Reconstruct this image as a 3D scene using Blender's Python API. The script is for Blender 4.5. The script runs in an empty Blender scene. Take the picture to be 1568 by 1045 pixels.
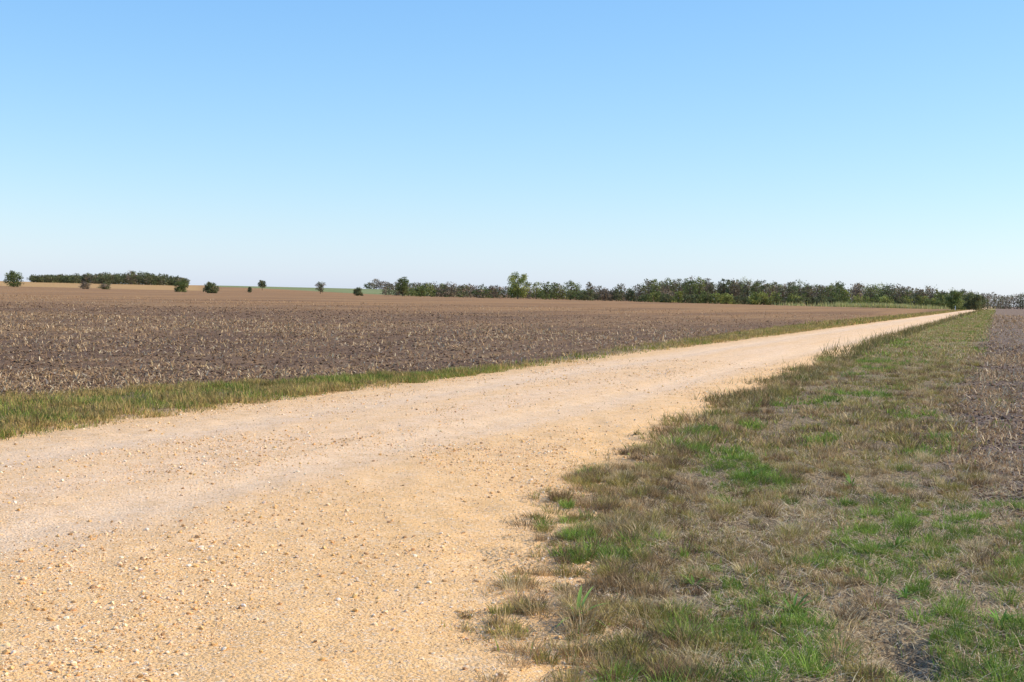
import bpy, math, numpy as np
from mathutils import Vector, Matrix
rng = np.random.default_rng(7)
S = 0.34            # road direction: x grows 0.34 m per metre of y ; c = x - S*y is the cross coordinate
scene = bpy.context.scene
scene.view_settings.view_transform = 'Standard'
scene.view_settings.look = 'None'
scene.view_settings.exposure = 0
scene.view_settings.gamma = 1

# ------------------------------------------------------------------ noise
def _h(ix, iy, s):
    n = (ix.astype(np.int64)*374761393 + iy.astype(np.int64)*668265263 + s*1442695041) & 0xffffffff
    n = ((n ^ (n >> 13))*1274126177) & 0xffffffff
    n = (n ^ (n >> 16)) & 0xffffffff
    return n/4294967295.0
def vn(x, y, s=0):
    x = np.asarray(x, float); y = np.asarray(y, float)
    ix = np.floor(x); iy = np.floor(y); fx = x-ix; fy = y-iy
    fx = fx*fx*(3-2*fx); fy = fy*fy*(3-2*fy)
    a = _h(ix, iy, s); b = _h(ix+1, iy, s); c = _h(ix, iy+1, s); d = _h(ix+1, iy+1, s)
    return (a*(1-fx)+b*fx)*(1-fy)+(c*(1-fx)+d*fx)*fy
def fbm(x, y, s=0, o=4):
    v = 0; a = 1; t = 0
    for i in range(o):
        v = v+a*vn(x*2**i+3.7*i, y*2**i+1.3*i, s+i*17); t += a; a *= .55
    return v/t
def ss(a, b, x):
    t = np.clip((np.asarray(x, float)-a)/(b-a), 0, 1)
    return t*t*(3-2*t)

# ------------------------------------------------------------------ layout curves
def road_r(y):
    return np.interp(y, [-30, 0, 5.9, 6.4, 8.7, 12.6, 17, 49, 100, 600], [-1.5, -1.6, -2.05, -2.2, -3.0, -3.75, -4.15, -5.1, -5.4, -5.6])
def road_l(y):
    return np.interp(y, [-30, 600], [-10.3, -10.3])
def verge_l(y):      # where the left verge meets the ploughed field
    return np.interp(y, [-30, 20, 23, 26, 28.8, 37, 49, 91, 600], [-15.5, -14.3, -13.0, -11.7, -11.0, -11.4, -11.9, -13.4, -13.6])
def field_r(y):      # where the right verge meets the right field
    return np.interp(y, [-30, 7, 9, 11, 14, 20, 600], [2.2, 1.8, .9, .1, -.5, -.7, -.7])

def gz(x, y):
    """terrain height"""
    x = np.asarray(x, float); y = np.asarray(y, float)
    c = x-S*y
    d = np.hypot(x, y)
    t = x/np.maximum(y, 1.0)
    near = 1-ss(60, 140, d)
    z = (fbm(x*.35, y*.35, 3, 3)-.5)*.10*near
    edge = np.minimum(np.abs(c-road_r(y)), np.abs(c-road_l(y)))
    z = z*ss(0.0, 1.2, edge) + (fbm(x*2.6, y*2.6, 9, 4)-.5)*.055*near
    field = np.maximum(ss(-.3, .5, c-field_r(y)), 1-ss(verge_l(y)-.5, verge_l(y), c))
    z = z+(fbm(x*5, y*5, 19, 2)-.5)*.05*field*near
    inroad = ss(road_l(y)+.1, road_l(y)+.9, c)*(1-ss(road_r(y)-.9, road_r(y)-.1, c))
    z = z*(1-inroad)-.10*inroad
    z = z-.12*np.exp(-((x-1.80)/.12)**2-((y-6.35)/.36)**2)
    far = ss(480, 1000, y)*(1-ss(-.20, -.08, t))*3.0*(y > 1)
    far2 = ss(800, 1500, y)*ss(-.36, -.2, t)*(1-ss(-.09, -.03, t))*4.4*(y > 1)
    return z+np.maximum(far, far2)

def rz(x, y):
    """road surface height"""
    c = x-S*y
    l = road_l(y); r = road_r(y)
    near = 1-ss(60, 140, np.hypot(x, y))
    wig_r = (fbm(x*2.1, y*2.1, 31, 5)-.5)*.9*near
    wig_l = (fbm(x*1.6, y*1.6, 37, 5)-.5)*.8*near
    e = np.minimum(c-(l+wig_l), (r+wig_r)-c)
    prof = np.clip(e/.55, -1, 1)*.03
    crown = .05*ss(0, 2.4, e)
    rut = 0
    for cc in (-8.6, -5.9):
        rut = rut-.02*np.exp(-((c-cc)/.35)**2)
    z = prof+crown+rut + (fbm(x*4, y*4, 41, 4)-.5)*.035*near
    return z+np.where(e < -.45, -.06, 0)

# ------------------------------------------------------------------ mesh helper
def make(name, V, F, col=None, mats=(), midx=None, smooth=False):
    V = np.ascontiguousarray(V, dtype=np.float32); F = np.ascontiguousarray(F, dtype=np.int32)
    k = F.shape[1]
    me = bpy.data.meshes.new(name)
    me.vertices.add(len(V)); me.vertices.foreach_set("co", V.ravel())
    me.loops.add(F.size); me.loops.foreach_set("vertex_index", F.ravel())
    me.polygons.add(len(F)); me.polygons.foreach_set("loop_start", np.arange(0, F.size, k, dtype=np.int32))
    for m in mats: me.materials.append(m)
    if midx is not None: me.polygons.foreach_set("material_index", np.asarray(midx, dtype=np.int32))
    me.polygons.foreach_set("use_smooth", np.full(len(F), smooth))
    me.update(calc_edges=True)
    if col is not None:
        a = me.color_attributes.new("Col", 'FLOAT_COLOR', 'POINT')
        c4 = np.ones((len(V), 4), dtype=np.float32); c4[:, :3] = np.clip(col, 0, 1)
        a.data.foreach_set("color", c4.ravel())
    ob = bpy.data.objects.new(name, me); scene.collection.objects.link(ob)
    return ob

# ------------------------------------------------------------------ material helpers
class NT:
    def __init__(s, name):
        s.m = bpy.data.materials.new(name); s.m.use_nodes = True
        s.t = s.m.node_tree; s.t.nodes.clear()
        s.out = s.n('ShaderNodeOutputMaterial')
    def n(s, ty, **kw):
        nd = s.t.nodes.new(ty)
        for k, v in kw.items(): setattr(nd, k, v)
        return nd
    def set(s, sock, v):
        if isinstance(v, bpy.types.NodeSocket): s.t.links.new(v, sock)
        else: sock.default_value = v
    def math(s, op, a, b=0.0, c=None, clamp=False):
        nd = s.n('ShaderNodeMath', operation=op, use_clamp=clamp)
        s.set(nd.inputs[0], a); s.set(nd.inputs[1], b)
        if c is not None: s.set(nd.inputs[2], c)
        return nd.outputs[0]
    def noise(s, vec, scale, detail=4, rough=.55):
        nd = s.n('ShaderNodeTexNoise'); s.set(nd.inputs['Vector'], vec)
        nd.inputs['Scale'].default_value = scale; nd.inputs['Detail'].default_value = detail
        nd.inputs['Roughness'].default_value = rough
        return nd.outputs['Fac']
    def ramp(s, v, a, b):
        nd = s.n('ShaderNodeMapRange', interpolation_type='SMOOTHSTEP')
        s.set(nd.inputs['Value'], v)
        nd.inputs['From Min'].default_value = a; nd.inputs['From Max'].default_value = b
        return nd.outputs[0]
    def mix(s, f, a, b):
        nd = s.n('ShaderNodeMix', data_type='RGBA')
        s.set(nd.inputs[0], f)
        s.set(nd.inputs[6], a if not isinstance(a, tuple) else (*a, 1)); s.set(nd.inputs[7], b if not isinstance(b, tuple) else (*b, 1))
        return nd.outputs[2]
    def scl(s, vec, v):
        nd = s.n('ShaderNodeVectorMath', operation='MULTIPLY'); s.set(nd.inputs[0], vec); nd.inputs[1].default_value = v
        return nd.outputs[0]
    def curve(s, v, pts, off, scale):
        cur = s.n('ShaderNodeFloatCurve'); s.set(cur.inputs['Value'], v)
        cm = cur.mapping.curves[0]
        cm.points[0].location = (0, (pts[0][1]-off)/scale); cm.points[1].location = (1, (pts[-1][1]-off)/scale)
        for p in pts[1:-1]: cm.points.new(p[0], (p[1]-off)/scale)
        for p in cm.points: p.handle_type = 'VECTOR'
        cur.mapping.update()
        return s.math('ADD', s.math('MULTIPLY', cur.outputs[0], float(scale)), float(off))

def coords(N):
    g = N.n('ShaderNodeNewGeometry'); pos = g.outputs['Position']
    sp = N.n('ShaderNodeSeparateXYZ'); N.set(sp.inputs[0], pos)
    x, y = sp.outputs[0], sp.outputs[1]
    c = N.math('SUBTRACT', x, N.math('MULTIPLY', y, S))
    cmb = N.n('ShaderNodeCombineXYZ'); N.set(cmb.inputs[0], c); N.set(cmb.inputs[1], y)
    return pos, x, y, c, cmb.outputs[0]

def finish(N, col, rough, height=None, strength=.5, dist=.02):
    b = N.n('ShaderNodeBsdfPrincipled')
    N.set(b.inputs['Base Color'], col); N.set(b.inputs['Roughness'], rough)
    b.inputs['Specular IOR Level'].default_value = .08
    if height is not None:
        bp = N.n('ShaderNodeBump'); bp.inputs['Strength'].default_value = strength; bp.inputs['Distance'].default_value = dist
        N.set(bp.inputs['Height'], height); N.set(b.inputs['Normal'], bp.outputs[0])
    N.set(N.out.inputs[0], b.outputs[0])
    return N.m

def gravel_color(N, pos, c, cv):
    big = N.noise(pos, .5, 4); med = N.noise(pos, 3.2, 6, .7); fine = N.noise(pos, 40, 4, .8)
    streak = N.noise(N.scl(cv, (1.5, .08, 1)), 1.0, 5)
    base = N.mix(N.ramp(streak, .35, .65), (.88, .56, .285), (.90, .60, .345))
    o = N.math('ADD', N.ramp(N.math('ADD', c, N.math('MULTIPLY', N.math('SUBTRACT', big, .5), 2.6)), -6.9, -3.8),
               N.math('MULTIPLY', N.ramp(N.math('MULTIPLY', c, -1.0), 8.9, 10.1), .8), clamp=True)
    col = N.mix(N.math('MULTIPLY', o, .75), base, (.88, .51, .19))
    wob = N.math('MULTIPLY', N.math('SUBTRACT', N.noise(N.scl(cv, (.2, .06, 1)), 1.0, 2), .5), 1.2)
    cwt = N.math('ADD', c, wob)
    for cc in (8.6, 5.9):
        d = N.math('ABSOLUTE', N.math('ADD', cwt, cc))
        col = N.mix(N.math('MULTIPLY', N.ramp(d, .75, .1), .4), col, (.90, .65, .42))
    col = N.mix(N.math('MULTIPLY', N.ramp(med, .48, .70), .5), col, (.70, .41, .165))
    col = N.mix(N.math('MULTIPLY', N.ramp(med, .46, .3), .35), col, (.92, .69, .43))
    col = N.mix(N.math('MULTIPLY', N.ramp(fine, .54, .68), .4), col, (.94, .76, .54))
    col = N.mix(N.math('MULTIPLY', N.ramp(fine, .47, .34), .5), col, (.40, .225, .09))
    vo = N.n('ShaderNodeTexVoronoi'); N.set(vo.inputs['Vector'], pos); vo.inputs['Scale'].default_value = 62
    hsv = N.n('ShaderNodeSeparateColor'); N.set(hsv.inputs[0], vo.outputs['Color'])
    col = N.mix(N.math('MULTIPLY', N.ramp(hsv.outputs[0], .75, 1.0), .45), col, (.93, .77, .56))
    col = N.mix(N.math('MULTIPLY', N.ramp(hsv.outputs[1], .83, 1.0), .5), col, (.38, .21, .09))
    h = N.math('ADD', N.math('MULTIPLY', vo.outputs['Distance'], -.6), N.math('ADD', N.math('MULTIPLY', med, 1.6), N.math('MULTIPLY', fine, 1.3)))
    return col, h

# ---- road material
N = NT('gravel_surface'); pos, x, y, c, cv = coords(N)
col, h = gravel_color(N, pos, c, cv)
M_road = finish(N, col, .95, h, .8, .013)

# ---- ground material
N = NT('farm_ground'); pos, x, y, c, cv = coords(N)
gcol, gh = gravel_color(N, pos, c, cv)
n2 = N.noise(pos, 3.0, 5, .65); n3 = N.noise(pos, 22, 4, .7); n4 = N.noise(pos, 1.1, 5, .65)
rows = N.noise(N.scl(cv, (1.1, .05, 1)), 1.0, 3); rowsb = N.noise(N.scl(cv, (.10, .008, 1)), 1.0, 5)
bandn = N.noise(N.scl(cv, (.03, .05, 1)), 1.0, 5, .6)
flk = N.noise(N.scl(cv, (9, 5, 1)), 1.0, 3, .75)
mid = N.noise(N.scl(cv, (1.2, .30, 1)), 1.0, 6, .8)
soil = N.mix(N.ramp(n2, .3, .7), (.118, .070, .042), (.235, .145, .086))
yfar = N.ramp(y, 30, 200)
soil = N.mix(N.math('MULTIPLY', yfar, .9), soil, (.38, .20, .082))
soil = N.mix(N.math('MULTIPLY', N.ramp(rows, .42, .66), .4), soil, (.40, .245, .115))
soil = N.mix(N.math('MULTIPLY', N.ramp(flk, .57, .68), .55), soil, (.50, .34, .17))
soil = N.mix(N.math('MULTIPLY', N.ramp(mid, .54, .66), .45), soil, (.47, .28, .125))
soil = N.mix(N.math('MULTIPLY', N.ramp(mid, .47, .33), .55), soil, (.125, .074, .044))
soil = N.mix(N.math('MULTIPLY', N.ramp(rowsb, .45, .60), .45), soil, (.145, .086, .053))
soil = N.mix(N.math('MULTIPLY', N.ramp(bandn, .5, .65), .35), soil, (.46, .27, .115))
rsoil = N.mix(N.ramp(n2, .3, .7), (.125, .084, .060), (.26, .185, .13))
rsoil = N.mix(N.math('MULTIPLY', N.ramp(flk, .54, .64), .6), rsoil, (.48, .35, .22))
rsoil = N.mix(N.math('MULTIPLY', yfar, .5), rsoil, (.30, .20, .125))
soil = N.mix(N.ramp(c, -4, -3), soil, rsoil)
lit = N.noise(N.scl(pos, (60, 22, 1)), 1.0, 3, .7)
ver = N.mix(N.ramp(n3, .3, .7), (.13, .088, .05), (.36, .26, .14))
ver = N.mix(N.math('MULTIPLY', N.ramp(lit, .54, .62), .6), ver, (.60, .45, .25))
ver = N.mix(N.math('MULTIPLY', N.ramp(n4, .50, .60), .75), ver, (.14, .095, .06))
fary = N.ramp(y, 25, 90)
ver = N.mix(N.math('MULTIPLY', fary, .7), ver, N.mix(N.ramp(n2, .4, .6), (.28, .22, .07), (.46, .33, .12)))
cw = N.math('ADD', c, N.math('MULTIPLY', N.math('SUBTRACT', n4, .5), 1.3))
cw2 = N.math('ADD', c, N.math('MULTIPLY', N.math('SUBTRACT', n2, .5), 1.6))
cwr = N.math('SUBTRACT', cw, N.math('MULTIPLY', N.ramp(y, 14, 7), 2.4))
mr = N.ramp(cwr, -1.0, -.4)
yn = N.math('DIVIDE', y, 100.0, clamp=True)
bl = N.curve(yn, [(0, -15), (.20, -14.3), (.23, -13.0), (.26, -11.7), (.288, -11.0), (.37, -11.4), (.49, -11.9), (.91, -13.4), (1, -13.5)], -16, 8)
ml = N.ramp(N.math('SUBTRACT', bl, cw), -.25, .25)
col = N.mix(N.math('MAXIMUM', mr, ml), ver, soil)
rrc = N.curve(yn, [(0, -1.7), (.059, -2.05), (.087, -3.0), (.126, -3.75), (.17, -4.15), (.49, -5.1), (1, -5.4)], -8, 8)
onroad = N.math('MULTIPLY', N.ramp(cw2, -11.1, -10.4), N.ramp(N.math('SUBTRACT', rrc, cw2), -.85, .05))
col = N.mix(N.math('MULTIPLY', onroad, .9), col, gcol)
t = N.math('DIVIDE', x, N.math('MAXIMUM', y, 1.0))
gfield = N.math('MULTIPLY', N.ramp(y, 820, 860), N.math('MULTIPLY', N.ramp(t, -.215, -.205), N.ramp(N.math('MULTIPLY', t, -1), .02, .06)))
col = N.mix(gfield, col, N.mix(N.ramp(rowsb, .4, .6), (.19, .215, .08), (.27, .28, .12)))
lfield = N.math('MULTIPLY', N.ramp(y, 560, 620), N.ramp(N.math('MULTIPLY', t, -1), .21, .225))
col = N.mix(N.math('MULTIPLY', lfield, .8), col, (.52, .31, .12))
h = N.math('ADD', N.math('MULTIPLY', n3, .6), N.math('ADD', n2, flk))
M_ground = finish(N, col, .95, h, .9, .06)

def colmat(name, transl=0.0, rough=.7, var=None):
    N = NT(name)
    a = N.n('ShaderNodeAttribute', attribute_name='Col')
    g = N.n('ShaderNodeNewGeometry')
    colr = a.outputs['Color']
    if var:
        nz = N.noise(g.outputs['Position'], var, 3)
        colr = N.mix(N.ramp(nz, .3, .7), N.scl(colr, (.78, .76, .74)), N.scl(colr, (1.15, 1.13, 1.1)))
    b = N.n('ShaderNodeBsdfPrincipled'); N.set(b.inputs['Base Color'], colr)
    b.inputs['Roughness'].default_value = rough; b.inputs['Specular IOR Level'].default_value = .12
    o = b.outputs[0]
    if transl > 0:
        tr = N.n('ShaderNodeBsdfTranslucent'); N.set(tr.inputs[0], colr)
        mx = N.n('ShaderNodeMixShader'); mx.inputs[0].default_value = transl
        N.set(mx.inputs[1], o); N.set(mx.inputs[2], tr.outputs[0]); o = mx.outputs[0]
    N.set(N.out.inputs[0], o)
    return N.m
M_grass = colmat('grass_blades', .2, .7)
M_leaf = colmat('tree_leaves', .3, .6, .3)
M_bark = colmat('tree_bark', 0, .9, 2.0)
M_stone = colmat('limestone_gravel', 0, .85, 60)
M_clod = colmat('soil_clod_earth', 0, .95, 30)
M_straw = colmat('straw', .1, .7)

# ------------------------------------------------------------------ ground sheet
def geo(a, b, n): return np.geomspace(a, b, n)
xs = np.concatenate([-geo(6000, 42, 60), np.arange(-40, -12, .5), np.arange(-12, 9, .08), np.arange(9, 40, .4), geo(41, 6000, 60)])
ys = np.concatenate([-geo(3000, 8, 25), np.arange(-6, 4.5, .5), np.arange(4.5, 30, .09), np.arange(30, 80, .4), geo(81, 9000, 120)])
X, Y = np.meshgrid(xs, ys)
Z = gz(X, Y)
V = np.stack([X, Y, Z], -1).reshape(-1, 3)
def gridfaces(nr, nc):
    i = np.arange(nr*nc).reshape(nr, nc)
    return np.stack([i[:-1, :-1], i[:-1, 1:], i[1:, 1:], i[1:, :-1]], -1).reshape(-1, 4)
make('ground', V, gridfaces(len(ys), len(xs)), mats=[M_ground], smooth=True)

# ------------------------------------------------------------------ road
ry = np.concatenate([np.arange(-8, 4.5, .5), np.arange(4.5, 34, .06), np.arange(34, 110, .4), geo(111, 640, 60)])
u = np.linspace(0, 1, 150)
L = road_l(ry)[:, None]-.9; R = road_r(ry)[:, None]+.9
C = L+(R-L)*u[None, :]
Yr = np.repeat(ry[:, None], len(u), 1); Xr = C+S*Yr
Zr = rz(Xr, Yr)
Zr = Zr + ss(150, 640, Yr)*.03
make('gravel_road', np.stack([Xr, Yr, Zr], -1).reshape(-1, 3), gridfaces(len(ry), len(u)), mats=[M_road], smooth=True)

# ------------------------------------------------------------------ scatter templates
def ico(sub, seed, amp, flat):
    import bmesh
    bm = bmesh.new(); bmesh.ops.create_icosphere(bm, subdivisions=sub, radius=1)
    v = np.array([q.co[:] for q in bm.verts]); f = np.array([[q.index for q in p.verts] for p in bm.faces]); bm.free()
    r = np.random.default_rng(seed)
    v = v*(1+amp*(r.random((len(v), 1))-.5)); v = v*np.array([1, r.uniform(.6, .95), flat])
    return v, f
def scatter_solid(name, P, size, col, mat, sub=1, amp=.5, flat=.6, sink=.25, smooth=False):
    Vs, Fs, Cs = [], [], []; off = 0
    n = len(P); kind = rng.integers(0, 5, n)
    for k in range(5):
        tv, tf = ico(sub, k+11, amp, flat)
        idx = np.where(kind == k)[0]
        if not len(idx): continue
        a = rng.uniform(0, 2*np.pi, len(idx)); ca, sa = np.cos(a)[:, None], np.sin(a)[:, None]
        s = size[idx][:, None]
        vx = (tv[None, :, 0]*ca-tv[None, :, 1]*sa)*s; vy = (tv[None, :, 0]*sa+tv[None, :, 1]*ca)*s
        tilt = rng.uniform(-.3, .3, len(idx))[:, None]
        vz = (tv[None, :, 2]*s)+vx*tilt
        vv = np.stack([vx+P[idx, 0:1], vy+P[idx, 1:2], vz+P[idx, 2:3]+s*flat*(1-2*sink)], -1).reshape(-1, 3)
        Vs.append(vv); Fs.append((tf[None]+(np.arange(len(idx))*len(tv))[:, None, None]+off).reshape(-1, 3))
        Cs.append(np.repeat(col[idx], len(tv), 0)); off += len(vv)
    return make(name, np.concatenate(Vs), np.concatenate(Fs), np.concatenate(Cs), [mat], smooth=smooth)

def pick(n, pal, p, jit=.15):
    pal = np.array(pal); k = rng.choice(len(pal), n, p=np.array(p)/sum(p))
    return pal[k]*(1+rng.uniform(-jit, jit, (n, 1)))*(1+rng.uniform(-.04, .04, (n, 3)))

def road_pts(n, y0, y1, power=1.0, spill=.8):
    yy = y0+(y1-y0)*rng.random(n)**power
    l, r = road_l(yy)-.3, road_r(yy)+spill
    cc = l+(r-l)*rng.random(n)
    xx = cc+S*yy
    keep = (xx/yy > -.42) & (xx/yy < .42)
    xx, yy = xx[keep], yy[keep]
    z = np.maximum(rz(xx, yy), gz(xx, yy))
    return np.stack([xx, yy, z], 1)
gp = np.concatenate([road_pts(85000, 5.2, 14, 1.3), road_pts(60000, 14, 36, 1.5)])
cl = fbm(gp[:, 0]*1.3, gp[:, 1]*.5, 77, 3)
cst = gp[:, 0]-S*gp[:, 1]
trk = np.exp(-((cst+8.6)/.45)**2)+np.exp(-((cst+5.9)/.45)**2)
gp = gp[rng.random(len(gp)) < np.clip((cl-.34)*2.8, .12, .95)*(1-.6*trk)]
sz = .0030+.0042*rng.random(len(gp))**2+.013*rng.random(len(gp))**15
sz *= 1+.02*np.maximum(gp[:, 1]-12, 0)
pal = [(.90, .64, .37), (.93, .77, .56), (.78, .47, .19), (.45, .26, .12), (.62, .48, .34)]
gc = pick(len(gp), pal, [5, 2.0, 4, 1.8, .5], .1)
scatter_solid('gravel', gp, sz, gc, M_stone)

def field_pts(n, y0, y1, power=1.0, side='L'):
    yy = y0+(y1-y0)*rng.random(n)**power
    if side == 'L':
        xr = verge_l(yy)+S*yy+.2; xl = -.42*yy
    else:
        xl = field_r(yy)+S*yy; xr = np.maximum(.42*yy, xl+.2)
    xx = xl+(xr-xl)*rng.random(n)
    k = (xx > -.42*yy) & (xx < .42*yy+.3) & (xr > xl)
    xx, yy = xx[k], yy[k]
    return np.stack([xx, yy, gz(xx, yy)], 1)
cp = np.concatenate([field_pts(30000, 18, 120, 1.8), field_pts(15000, 9, 60, 1.5, 'R')])
cs = .010+.032*rng.random(len(cp))**3
cs *= 1+.012*np.maximum(cp[:, 1]-15, 0)
cs *= np.where(cp[:, 0] > 0, .7, 1)
cc = pick(len(cp), [(.165, .10, .06), (.26, .16, .095), (.12, .073, .046)], [3, 2.5, 1.5])
scatter_solid('soil_clods', cp, cs, cc, M_clod, amp=.7, flat=.5)

# ------------------------------------------------------------------ blades
def blades(P, h, w, lean, col, seg=2, curl=.6, la=None):
    n = len(P)
    a = rng.uniform(0, 2*np.pi, n)
    if la is None: la = rng.uniform(0, 2*np.pi, n)
    ax, ay = np.cos(a)*w/2, np.sin(a)*w/2
    up = np.cos(np.minimum(lean, 1.5)); so = np.sin(np.minimum(lean, 1.5))
    dx, dy = np.cos(la)*so, np.sin(la)*so
    z0 = P[:, 2]-.005
    def pt(f, s, side, drop):
        fx = f**1.4 if seg == 2 else f
        return np.stack([P[:, 0]+dx*h*fx+ax*side*s, P[:, 1]+dy*h*fx+ay*side*s, z0+up*h*f-drop*h+.006*(f > 0)], 1)
    if seg == 2:
        dr = curl*np.clip(lean, 0, 1)*.12
        vs = [pt(0*h, 1, -1, 0), pt(0*h, 1, 1, 0), pt(.5+0*h, .8, -1, 0), pt(.5+0*h, .8, 1, 0), pt(1+0*h, 0, 1, dr)]
        tf = np.array([[0, 1, 3], [0, 3, 2], [2, 3, 4]])
    else:
        vs = [pt(0*h, 1, -1, 0), pt(0*h, 1, 1, 0), pt(1+0*h, 0, 1, 0)]
        tf = np.array([[0, 1, 2]])
    k = len(vs)
    V = np.stack(vs, 1).reshape(-1, 3)
    F = (tf[None]+(np.arange(n)*k)[:, None, None]).reshape(-1, 3)
    return V, F, np.repeat(col, k, 0)
def join(parts):
    Vs, Fs, Cs = [], [], []; o = 0
    for v, f, c in parts:
        Vs.append(v); Fs.append(f+o); Cs.append(c); o += len(v)
    return np.concatenate(Vs), np.concatenate(Fs), np.concatenate(Cs)

STRAW = [(.68, .50, .24), (.53, .37, .16), (.33, .215, .10), (.74, .59, .34)]
OLIVE = [(.40, .32, .095), (.30, .26, .07), (.47, .37, .125)]
GREEN = [(.21, .30, .05), (.28, .38, .065), (.14, .21, .036)]
def edge_wob(xx, yy): return (fbm(xx*2.0, yy*2.0, 91, 4)-.5)*1.9
def bare_n(cc, yy): return fbm(cc*1.5+5, yy*.8, 55, 4)
def green_n(cc, yy): return fbm(cc*1.5, yy*.55, 201, 4)+.05*ss(-1.5, .8, cc)*(1-ss(9, 13, yy))-.035*ss(11, 18, yy)
def verge_right(n, y0, y1, power, hs, ws, seg, cmax, clump=True):
    yy = y0+(y1-y0)*rng.random(n)**power
    l = road_r(yy)-.7; cmx = np.minimum(cmax, .42*yy-S*yy+.2) if clump else cmax
    cc = l+(cmx-l)*rng.random(n)
    xx = cc+S*yy
    CS = .13
    wx = xx+.08*(vn(xx*6, yy*6, 71)-.5); wy = yy+.08*(vn(xx*6, yy*6, 72)-.5)
    ix, iy = np.floor(wx/CS), np.floor(wy/CS)
    if clump:
        tx = (ix+.15+.7*_h(ix, iy, 5))*CS; ty = (iy+.15+.7*_h(ix, iy, 6))*CS
        m = rng.random(n) < .6
        xx = np.where(m, tx+(xx-tx)*.4, xx); yy = np.where(m, ty+(yy-ty)*.4, yy)
    cc = xx-S*yy
    e = cc-road_r(yy)
    dens = ss(-.30, .55, e+edge_wob(xx, yy)+(_h(ix, iy, 15)-.5)*.5)
    dens = dens*(.10+.90*ss(.42, .51, bare_n(cc, yy)))*(.45+.55*(_h(ix, iy, 25) > .3))
    fieldm = ss(-.3, .5, cc-field_r(yy)+(fbm(xx*.8, yy*.8, 66, 3)-.5)*1.6)
    g = green_n(cc, yy)
    dens = dens*(1-fieldm*(1-.6*ss(.54, .60, g)*(1-ss(14, 30, yy))-.05))
    dens = dens*(1-np.exp(-((xx-1.80)/.16)**2-((yy-6.35)/.45)**2))
    k = (rng.random(n) < dens) & (xx < .42*yy+.2) & (xx > -.42*yy)
    xx, yy, cc, g, e, ix, iy = xx[k], yy[k], cc[k], g[k], e[k], ix[k], iy[k]
    n = len(xx)
    tg = _h(ix, iy, 8)
    gm = ss(.555, .66, g+(tg-.5)*.22)*ss(.3, 1.2, e)
    r = rng.random(n)
    st, ol, gr = pick(n, STRAW, [3, 4, 3, 2]), pick(n, OLIVE, [2, 2, 2]), pick(n, GREEN, [3, 3, 2])
    br = (tg*7 % 1) < .35
    st = np.where(br[:, None], st*np.array([.55, .51, .48]), st)
    pg = .03+.70*gm; po = .22
    col = np.where((r < pg)[:, None], gr, np.where((r < pg+po)[:, None], ol, st))
    isst = r >= pg+po
    th = .55+1.0*_h(ix, iy, 12)**1.5
    rim = 1+1.3*(1-ss(.25, 1.2, e))*ss(16, 24, yy)
    h = hs*(.45+.9*rng.random(n)**1.5)*th*rim
    lean = np.where(isst, rng.uniform(.5, 1.5, n), rng.uniform(.2, 1.2, n))/np.where(rim > 1.3, 1.6, 1)
    col = np.where(((rim > 1.3) & (rng.random(n) < .75))[:, None], pick(n, [(.16, .14, .05), (.22, .19, .07)], [1, 1]), col)  # dark olive on most rim blades paints in the verge edge's shadow line
    w = ws*(.6+.8*rng.random(n))*np.where(r < pg, 1.3, 1)
    P = np.stack([xx, yy, gz(xx, yy)], 1)
    return blades(P, h, w, lean, col, seg)
def litter(n, y0, y1):
    yy = y0+(y1-y0)*rng.random(n); l = road_r(yy)-.1; cm_ = .42*yy-S*yy+.2
    cc = l+(cm_-l)*rng.random(n); xx = cc+S*yy
    k = (rng.random(n) < ss(0, .7, cc-road_r(yy)+edge_wob(xx, yy))*(.35+.65*fbm(xx*3, yy*3, 98, 2))); xx, yy = xx[k], yy[k]; n = len(xx)
    P = np.stack([xx, yy, gz(xx, yy)+.006+.014*rng.random(n)], 1)
    return blades(P, rng.uniform(.03, .12, n)+.16*rng.random(n)**8, np.full(n, .0036), rng.uniform(1.35, 1.5, n), pick(n, [(.72, .56, .33), (.54, .39, .20), (.80, .67, .45)], [3, 3, 1]), 2, 0)
def tufts(nt, y0, y1, power, R, H, W, per, edge_bias=.35):
    yy = y0+(y1-y0)*rng.random(nt)**power
    eb = rng.random(nt) < edge_bias
    cmx = np.minimum(.42*yy-S*yy+.1, field_r(yy)+.3)
    cc = np.where(eb, road_r(yy)+rng.uniform(.0, .9, nt), road_r(yy)+.3+(cmx-road_r(yy)-.3)*rng.random(nt))
    xx = cc+S*yy
    k = (cc-road_r(yy)+edge_wob(xx, yy) > .0) & (np.hypot((xx-1.8)/.22, (yy-6.35)/.55) > 1)
    xx, yy, cc = xx[k], yy[k], cc[k]; nt = len(xx)
    g = green_n(cc, yy)+rng.uniform(-.08, .08, nt)
    kind = np.where(g > .62, 2, np.where(rng.random(nt) < .3, 1, 0))
    tc = np.where((kind == 2)[:, None], pick(nt, GREEN, [2, 3, 1]), np.where((kind == 1)[:, None], pick(nt, OLIVE, [1, 2, 1]), pick(nt, [(.50, .35, .17), (.34, .225, .105), (.22, .145, .075), (.66, .50, .27)], [3, 3, 2.6, 2])))
    sc = rng.uniform(.5, 1.3, nt)
    ii = np.repeat(np.arange(nt), per); n = len(ii)
    la = rng.uniform(0, 2*np.pi, n); rr = R*sc[ii]*np.sqrt(rng.random(n))
    P = np.stack([xx[ii]+np.cos(la)*rr, yy[ii]+np.sin(la)*rr, np.zeros(n)], 1); P[:, 2] = gz(P[:, 0], P[:, 1])
    la2 = la+rng.normal(0, .7, n)
    lean = np.clip(rng.uniform(.1, .6, n)+rr/R*.5, 0, 1.4)
    mixc = tc[ii]*rng.uniform(.65, 1.3, (n, 1))
    return blades(P, H*sc[ii]*rng.uniform(.4, 1.15, n), W*rng.uniform(.6, 1.2, n), lean, mixc, 2, .8, la2)
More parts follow.
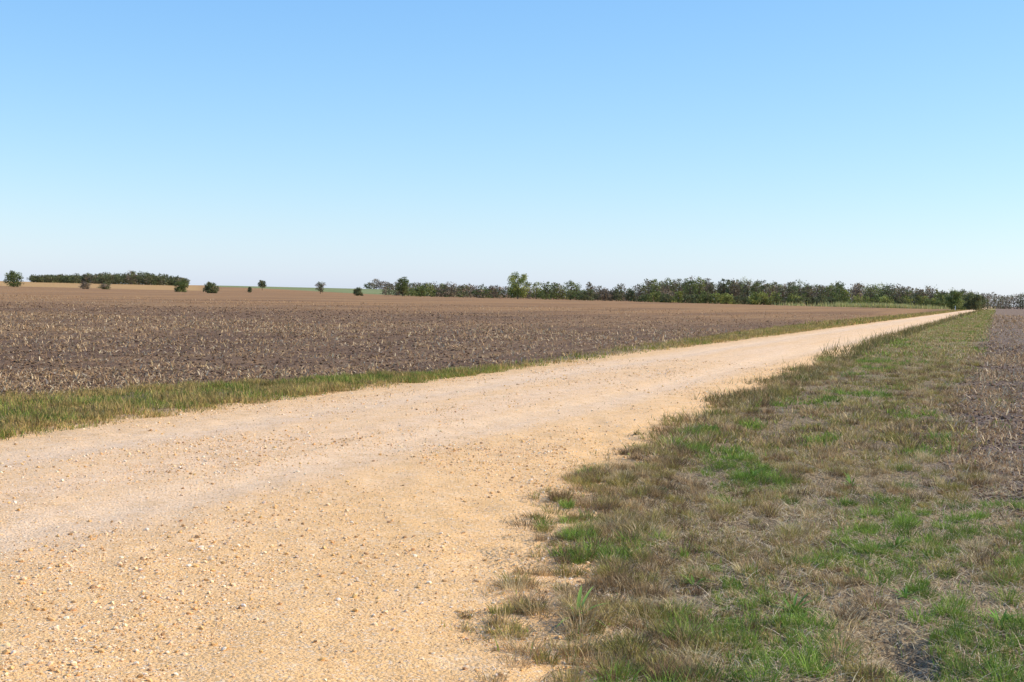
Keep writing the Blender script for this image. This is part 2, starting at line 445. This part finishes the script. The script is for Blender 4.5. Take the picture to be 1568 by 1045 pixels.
parts = [verge_right(310000, 5.2, 14, 1.0, .052, .0038, 2, 9),
         tufts(850, 5.3, 15, 1.0, .075, .11, .0040, 100, .40),
         tufts(750, 15, 40, 1.2, .13, .15, .009, 55, .42),
         litter(70000, 5.2, 15),
         verge_right(200000, 14, 42, 1.2, .075, .009, 2, 1.5),
         verge_right(110000, 42, 160, 1.3, .13, .028, 1, -.3, False),
         verge_right(50000, 160, 560, 1.2, .20, .10, 1, -.3, False)]
V, F, Cc = join(parts)
make('verge_grass', V, F, Cc, [M_grass])

def verge_left(n, y0, y1, power, hs, ws, seg):
    yy = y0+(y1-y0)*rng.random(n)**power
    l = verge_l(yy)-.35; r_ = road_l(yy)+.3
    cc = l+(r_-l)*rng.random(n); xx = cc+S*yy
    e = np.minimum(cc-l, r_-cc)
    dens = ss(-.05, .6, e+(fbm(xx*1.9, yy*1.9, 191, 4)-.5)*1.1)
    dens = dens*(.25+.75*ss(.40, .55, fbm(xx*1.3, yy*1.3, 195, 4)))
    dens = dens*(1-.8*ss(27, 30, yy)*(1-ss(40, 60, yy)))
    k = (rng.random(n) < dens) & (xx > -.42*yy)
    xx, yy, cc = xx[k], yy[k], cc[k]; n = len(xx)
    g = fbm(xx*.9, yy*.9, 301, 4)
    gm = ss(.56, .70, g+.13*ss(22, 25, yy)*(1-ss(34, 46, yy))+.05*ss(-11.8, -10.8, cc))
    r = rng.random(n); pg = .03+.5*gm; po = .32
    st, ol, gr = pick(n, [(.62, .43, .165), (.48, .33, .125), (.30, .20, .08)], [3, 3, 2]), pick(n, [(.38, .30, .085), (.28, .24, .065)], [2, 2]), pick(n, [(.19, .24, .045), (.24, .30, .055)], [3, 2])
    col = np.where((r < pg)[:, None], gr, np.where((r < pg+po)[:, None], ol, st))
    hh_ = _h(np.floor(xx/.3), np.floor(yy/.3), 44)
    col = col*(.75+.45*_h(np.floor(xx/.3), np.floor(yy/.3), 45))[:, None]
    h = hs*(.5+.8*rng.random(n))*(.4+1.1*hh_); lean = rng.uniform(.1, 1.1, n); w = ws*(.6+.8*rng.random(n))
    return blades(np.stack([xx, yy, gz(xx, yy)], 1), h, w, lean, col, seg)
V, F, Cc = join([verge_left(170000, 13, 32, 1.0, .10, .009, 2), verge_left(45000, 32, 100, 1.2, .12, .025, 1), verge_left(36000, 100, 560, 1.2, .22, .10, 1)])
make('verge_grass', V, F, Cc, [M_grass])

def stubble(n, y0, y1, power, side, L0, W0, rowsp=.95):
    P = field_pts(n, y0, y1, power, side)
    c = P[:, 0]-S*P[:, 1]
    rc = np.round(c/rowsp)*rowsp+rng.normal(0, .2, len(P))
    m = rng.random(len(P)) < .6
    c = np.where(m, rc, c); P[:, 0] = c+S*P[:, 1]
    k = (c < verge_l(P[:, 1])-.05) if side == 'L' else (c > field_r(P[:, 1])-.3)
    pt = fbm(P[:, 0]*.5, P[:, 1]*.5, 88, 3)
    k &= rng.random(len(P)) < np.clip((pt-.36)*4, .08, 1)
    P = P[k]; P[:, 2] = gz(P[:, 0], P[:, 1])+.008
    n = len(P)
    fade = np.clip(P[:, 1:2]/150, 0, 1)*.5
    col = pick(n, [(.60, .42, .23), (.44, .28, .14), (.30, .18, .095), (.72, .57, .36)], [3, 3, 2, 1.3])*(1-fade)+np.array([.38, .21, .09])*fade
    lean = np.where(rng.random(n) < .8, rng.uniform(1.15, 1.5, n), rng.uniform(.3, .9, n))
    sc = 1+np.maximum(P[:, 1]-y0, 0)/y0*.35
    return blades(P, L0*sc*(.4+rng.random(n)), W0*sc*(.5+rng.random(n)), lean, col, 2, 0)
V, F, Cc = join([stubble(58000, 18, 75, 1.5, 'L', .085, .017), stubble(38000, 50, 200, 1.4, 'L', .11, .032),
                 stubble(44000, 7, 45, 1.4, 'R', .065, .009), stubble(22000, 45, 250, 1.4, 'R', .13, .035)])
make('straw_stubble', V, F, Cc, [M_straw])

def weed(name, x, y, n, L, w, base):
    vs, fs, cs = [], [], []; o = 0
    z0 = float(gz(x, y))
    for i in range(n):
        a = rng.uniform(0, 2*math.pi); ln = L*rng.uniform(.5, 1.1); ww = w*rng.uniform(.7, 1.2); el = rng.uniform(.3, 1.2)
        d = np.array([math.cos(a), math.sin(a), 0]); s = np.array([-math.sin(a), math.cos(a), 0])
        colr = np.array(base)*rng.uniform(.7, 1.25)
        p = np.array([x, y, z0])+d*.01; k = 6
        for j in range(k+1):
            f = j/k; hw = ww*math.sin(math.pi*min(1, .12+.88*f))**.8*.5 if f < .999 else 0
            q = p+d*ln*f*math.cos(el)*(1+.3*f)+np.array([0, 0, ln*(math.sin(el)*f-.55*f*f*(1.1-.5*el))])
            vs += [q-s*hw+np.array([0, 0, hw*.3]), q, q+s*hw+np.array([0, 0, hw*.3])]; cs += [colr, colr*.85, colr]
            if j:
                b = o+3*(j-1)
                fs += [[b, b+1, b+4, b+3], [b+1, b+2, b+5, b+4]]
        o += 3*(k+1)
    make(name, np.array(vs), np.array(fs), np.array(cs), [M_grass], smooth=True)
for (wx_, wy_, nn, LL, WW, bc) in [(.35, 6.95, 10, .24, .018, (.34, .48, .10)), (1.46, 7.2, 26, .17, .015, (.20, .34, .06)), (2.55, 9.3, 20, .15, .013, (.19, .32, .06)),
                 (1.75, 11.2, 20, .17, .014, (.20, .33, .06)), (3.0, 12.4, 22, .18, .014, (.20, .32, .06)), (.98, 6.6, 14, .13, .012, (.24, .36, .06)),
                 (2.2, 12.8, 20, .17, .014, (.20, .32, .06)), (1.05, 7.9, 16, .12, .012, (.22, .35, .06)), (2.15, 7.6, 20, .12, .012, (.2, .34, .06)), (2.45, 7.0, 22, .12, .012, (.2, .36, .06))]:
    weed('grass_weed', wx_, wy_, nn, LL, WW, bc)

# ------------------------------------------------------------------ trees
def tube(p0, p1, r0, r1, k=6):
    p0 = np.array(p0, float); p1 = np.array(p1, float); d = p1-p0; d /= np.linalg.norm(d)+1e-9
    a = np.cross(d, [0, 0, 1] if abs(d[2]) < .9 else [1, 0, 0]); a /= np.linalg.norm(a); b = np.cross(d, a)
    t = np.arange(k)*2*np.pi/k
    ring = np.cos(t)[:, None]*a+np.sin(t)[:, None]*b
    V = np.concatenate([p0+ring*r0, p1+ring*r1])
    F = []
    for i in range(k):
        j = (i+1) % k; F += [[i, j, k+j], [i, k+j, k+i]]
    return V, np.array(F)
def tree_data(x, y, h, w, pal, leaves=1100, trunk=.18, leaf=.38, seed=0, sparse=0.0, bark=(.13, .10, .075)):
    r = np.random.default_rng(seed)
    z0 = float(gz(x, y))-.05
    base = np.array([x, y, z0])
    Vs, Fs, Cs, Ms = [], [], [], []; o = 0
    def add(V, F, C, m):
        nonlocal o
        Vs.append(V); Fs.append(F+o); Cs.append(np.tile(np.array(C), (len(V), 1)) if np.ndim(C) == 1 else C); Ms.append(np.full(len(F), m)); o += len(V)
    tr = max(.06, h*.026)
    bend = r.normal(0, .03*h, 2)
    mid = base+np.array([bend[0], bend[1], h*(trunk+.12)]); top = base+np.array([bend[0]*1.5, bend[1]*1.5, h*.8])
    add(*tube(base, mid, tr, tr*.7), bark, 1); add(*tube(mid, top, tr*.7, tr*.15), bark, 1)
    nc = int(15+r.integers(0, 7))
    z_lo = h*trunk; cents = []
    for i in range(nc):
        f = (i+r.random())/nc
        ang = i*2.4+r.uniform(-.5, .5)
        prof = math.sqrt(max(0.0, 1-(2*(f*.80+.08)-.85)**2*.95))
        rad = w*.36*prof*math.sqrt(r.uniform(.05, 1))
        zz = z_lo+(h-z_lo)*(.06+.80*f)
        cents.append((np.array([math.cos(ang)*rad, math.sin(ang)*rad, zz]), prof))
    per = int(leaves/nc)
    for i, (cpt, prof) in enumerate(cents):
        cw_ = w*r.uniform(.15, .24)*(.55+.45*prof); chh = min((h-z_lo)*.19, cw_*r.uniform(.65, 1.0))
        a0 = base+np.array([bend[0], bend[1], 0])*.6; a0[2] = z0+max(h*trunk*.8, cpt[2]*.55)
        add(*tube(a0, base+cpt, tr*.34, tr*.07, 4), bark, 1)
        d = r.normal(0, 1, (per, 3)); d /= np.linalg.norm(d, axis=1)[:, None]
        rr = r.random((per, 1))**.45*(1+r.normal(0, .16, (per, 1)))
        P = base+cpt+d*rr*np.array([cw_, cw_, chh])
        P[:, 2] = np.maximum(P[:, 2], z0+.1)
        if sparse: P = P[r.random(len(P)) > sparse]
        n = len(P)
        s = leaf*r.uniform(.6, 1.3, (n, 1))
        e1 = r.normal(0, 1, (n, 3)); e1 /= np.linalg.norm(e1, axis=1)[:, None]
        e2 = np.cross(e1, r.normal(0, 1, (n, 3))); e2 /= np.linalg.norm(e2, axis=1)[:, None]
        V = np.stack([P-e1*s*.5-e2*s*.35, P+e1*s*.5-e2*s*.2, P+e2*s*.6], 1).reshape(-1, 3)
        F = np.arange(n*3).reshape(-1, 3)
        cb = np.array(pal[r.integers(0, len(pal))])*r.uniform(.7, 1.35)
        C = np.repeat(cb*(r.uniform(.65, 1.35, (n, 1))), 3, 0)
        add(V, F, C, 0)
    return np.concatenate(Vs), np.concatenate(Fs), np.concatenate(Cs), np.concatenate(Ms)
G1 = [(.16, .195, .06), (.20, .225, .075), (.13, .16, .052)]
G2 = [(.31, .32, .085), (.26, .285, .075), (.18, .215, .06)]
G3 = [(.125, .145, .065), (.15, .165, .07), (.185, .18, .085)]
BR = [(.25, .195, .13), (.20, .16, .11), (.30, .23, .155)]
GB = G3+BR
def tree(name, px, D, h, w, pal, **kw):
    x = (px-784)/2178*D
    V, F, C, M = tree_data(x, D, h, w, pal, **kw)
    make(name, V, F, C, [M_leaf, M_bark], M)
tree('oak_tree', 791, 590, 11.4, 11.8, G2, seed=1, leaves=4800, trunk=.06, leaf=.42)
tree('oak_tree', 615, 600, 8.6, 7.4, G3+G1, seed=2, leaves=2600, trunk=.10)
tree('oak_tree', 19, 560, 6.6, 8.8, G1, seed=3, leaves=2800, trunk=.04)
tree('oak_tree', 400, 700, 5.2, 5.2, G3, seed=4, leaves=1300, trunk=.30)
tree('hackberry_tree', 489, 600, 5.4, 5.5, BR+G3, seed=5, leaves=1100, trunk=.18, sparse=.3)
tree('hackberry_tree', 901, 600, 8.8, 3.8, GB, seed=6, leaves=1000, trunk=.2, sparse=.2)
tree('bush', 275, 480, 4.0, 5.2, G1, seed=7, leaves=2200, trunk=.0, leaf=.3)
tree('bush', 321, 440, 3.6, 5.6, G3, seed=8, leaves=2400, trunk=.0, leaf=.3)
tree('bush', 547, 520, 3.2, 4.6, G3, seed=9, leaves=1500, trunk=.0, leaf=.3)
tree('bush', 381, 560, 2.5, 2.2, G3, seed=10, leaves=600, trunk=.0, leaf=.28)
tree('bush', 128, 540, 2.9, 5.2, BR, seed=11, leaves=1200, trunk=.0, leaf=.3)
tree('bush', 160, 545, 2.6, 5.4, GB, seed=12, leaves=1200, trunk=.0, leaf=.3)
tree('bush', 1462, 470, 6.8, 7.4, G1, seed=13, leaves=3200, trunk=.0, leaf=.34)
tree('bush', 1489, 480, 6.6, 7.6, G3, seed=14, leaves=3200, trunk=.0, leaf=.34)

def mass(name, specs):
    Vs, Fs, Cs, Ms = [], [], [], []; o = 0
    for (px, D, h, w, pal, lv, tk, sp, sd) in specs:
        V, F, C, M = tree_data((px-784)/2178*D, D, h, w, pal, leaves=lv, trunk=tk, leaf=.50*max(1, D/700), seed=sd, sparse=sp)
        Vs.append(V); Fs.append(F+o); Cs.append(C); Ms.append(M); o += len(V)
    make(name, np.concatenate(Vs), np.concatenate(Fs), np.concatenate(Cs), [M_leaf, M_bark], np.concatenate(Ms))
sp = []; sd = 100
prof_x = [985, 1000, 1060, 1100, 1200, 1300, 1400, 1450, 1500]
prof_h = [9.6, 10.8, 11.6, 11.4, 10.6, 10.2, 9.8, 9.0, 8.4]
for px in np.arange(990, 1500, 9):
    for dd in (590, 625, 660):
        sd += 1
        q = px+rng.uniform(-6, 6); hh = np.interp(q, prof_x, prof_h)*rng.uniform(.68, 1.10)*(dd/600)
        pal = [G1, G3, G3, GB, BR, G2][rng.integers(0, 6)]
        sp.append((q, dd+rng.uniform(-15, 15), hh, rng.uniform(6, 11), pal, 640, .05, rng.choice([0, 0, .25]), sd))
for px in np.arange(988, 1500, 10):
    sd += 1; sp.append((px+rng.uniform(-5, 5), 565+rng.uniform(-10, 10), rng.uniform(2.6, 5.8), rng.uniform(5, 8), [G3, G1, G2][rng.integers(0, 3)], 500, .0, 0, sd))
mass('tree_belt', sp)
sp = []
for px in np.arange(628, 988, 9):
    sd += 1; q = px+rng.uniform(-4, 4)
    if 765 < q < 815: continue
    hh = 6.2 if q < 765 else (8.2 if q > 815 and q < 892 else 7.4)
    pal = [G1, G2, G1, GB, BR][rng.integers(0, 5)] if q < 895 else [GB, BR, G3][rng.integers(0, 3)]
    sp.append((q, 610+rng.uniform(-20, 40), hh*rng.uniform(.55, 1.15), rng.uniform(5, 9), pal, 640, .02, rng.choice([0, .3]), sd))
for px in np.arange(590, 988, 12):
    sd += 1; sp.append((px+rng.uniform(-4, 4), 700, rng.uniform(3.2, 5.6), rng.uniform(7, 10), GB, 450, .0, .1, sd))
mass('hedgerow_trees', sp)
sp = []
for px in np.arange(52, 286, 6):
    for dd in (880, 930):
        sd += 1; q = px+rng.uniform(-3, 3)
        hh = np.interp(q, [50, 100, 150, 185, 205, 240, 285], [4.4, 5.6, 6.8, 7.6, 9.2, 7.4, 5.0])*rng.uniform(.72, 1.1)
        sp.append((q, dd+rng.uniform(-15, 15), hh, rng.uniform(8, 12), [G3, GB, G3][rng.integers(0, 3)], 560, .02, 0, sd))
mass('distant_treeline', sp)
sp = []
for px in np.concatenate([np.arange(562, 1000, 11), np.arange(1490, 1640, 7)]):
    sd += 1
    D = 1500 if px < 1200 else 950
    hh = rng.uniform(7, 13) if px < 1200 else rng.uniform(9, 12)
    sp.append((px+rng.uniform(-4, 4), D+rng.uniform(-30, 30), hh, rng.uniform(14, 20) if px < 1200 else rng.uniform(10, 14), BR if rng.random() < .65 else G3, 480, .0, 0, sd))
mass('distant_treeline', sp)
n = 9000
q = 1350+rng.normal(0, 62, n); D = rng.uniform(520, 556, n); xx = (q-784)/2178*D
k = (q < 1460) & (q > 1180) & (rng.random(n) < ss(.35, .6, fbm(xx*.08, D*.08, 5, 3))); q, D, xx = q[k], D[k], xx[k]; n = len(q)
P = np.stack([xx, D, gz(xx, D)], 1)
V, F, Cc = blades(P, rng.uniform(.7, 2.0, n)*(.5+.9*vn(xx*.12, D*.12, 4)), np.full(n, .30), rng.uniform(0, .5, n), pick(n, [(.50, .46, .18), (.38, .39, .13), (.56, .47, .23)], [2, 2, 1]), 1)
make('tall_weeds', V, F, Cc, [M_grass])

import bmesh
bm = bmesh.new()
m1 = bmesh.ops.create_cube(bm, size=1); bmesh.ops.scale(bm, vec=(.14, .14, 1.3), verts=m1['verts']); bmesh.ops.translate(bm, vec=(0, 0, .65), verts=m1['verts'])
m2 = bmesh.ops.create_cone(bm, segments=4, radius1=.1, radius2=.0, depth=.12, cap_ends=True); bmesh.ops.rotate(bm, cent=(0, 0, 0), matrix=Matrix.Rotation(math.pi/4, 3, 'Z'), verts=m2['verts']); bmesh.ops.translate(bm, vec=(0, 0, 1.362), verts=m2['verts'])
me = bpy.data.meshes.new('marker_post'); bm.to_mesh(me); bm.free()
N = NT('white_paint'); pos, *_ = coords(N)
me.materials.append(finish(N, N.mix(N.noise(pos, 6, 3), (.62, .62, .6), (.78, .78, .76)), .5))
ob = bpy.data.objects.new('marker_post', me); scene.collection.objects.link(ob); ob.location = (-11.6+S*400, 400, 0)

# ------------------------------------------------------------------ light
EL, AZ = math.radians(37), math.radians(86)
w = bpy.data.worlds.new("World"); scene.world = w; w.use_nodes = True
nt = w.node_tree; bg = nt.nodes['Background']
sky = nt.nodes.new('ShaderNodeTexSky'); sky.sky_type = 'NISHITA'; sky.sun_disc = False
sky.sun_elevation = EL; sky.sun_rotation = AZ; sky.air_density = 1.0; sky.dust_density = .3; sky.ozone_density = 1.5; sky.altitude = 0
STR = .12
sepc = nt.nodes.new('ShaderNodeSeparateColor'); comb = nt.nodes.new('ShaderNodeCombineColor')
nt.links.new(sky.outputs[0], sepc.inputs[0])
for i, (k_, p_) in enumerate([(1.03, 1.04), (1.12, .80), (1.15, .32)]):
    a = nt.nodes.new('ShaderNodeMath'); a.operation = 'MULTIPLY'; a.inputs[1].default_value = STR
    b = nt.nodes.new('ShaderNodeMath'); b.operation = 'POWER'; b.inputs[1].default_value = p_
    c_ = nt.nodes.new('ShaderNodeMath'); c_.operation = 'MULTIPLY'; c_.inputs[1].default_value = k_/STR
    nt.links.new(sepc.outputs[i], a.inputs[0]); nt.links.new(a.outputs[0], b.inputs[0]); nt.links.new(b.outputs[0], c_.inputs[0]); nt.links.new(c_.outputs[0], comb.inputs[i])
nt.links.new(comb.outputs[0], bg.inputs[0]); bg.inputs[1].default_value = STR
sl = bpy.data.lights.new('sun', 'SUN'); sl.energy = 5.0; sl.angle = math.radians(.5); sl.color = (1, .91, .77)
so = bpy.data.objects.new('sun', sl); scene.collection.objects.link(so)
d = Vector((math.sin(AZ)*math.cos(EL), math.cos(AZ)*math.cos(EL), math.sin(EL)))
so.rotation_euler = d.to_track_quat('Z', 'Y').to_euler()

# ------------------------------------------------------------------ camera
cam = bpy.data.cameras.new('camera'); cam.lens = 50; cam.sensor_width = 36; cam.clip_end = 20000; cam.clip_start = .1
co = bpy.data.objects.new('camera', cam); scene.collection.objects.link(co); scene.camera = co
fwd = Vector((0, math.cos(math.radians(1.854)), -math.sin(math.radians(1.854))))
q = fwd.to_track_quat('-Z', 'Y')
roll = math.atan(.0232)
co.matrix_world = Matrix.Translation((0, 0, 1.6)) @ q.to_matrix().to_4x4() @ Matrix.Rotation(roll, 4, 'Z')
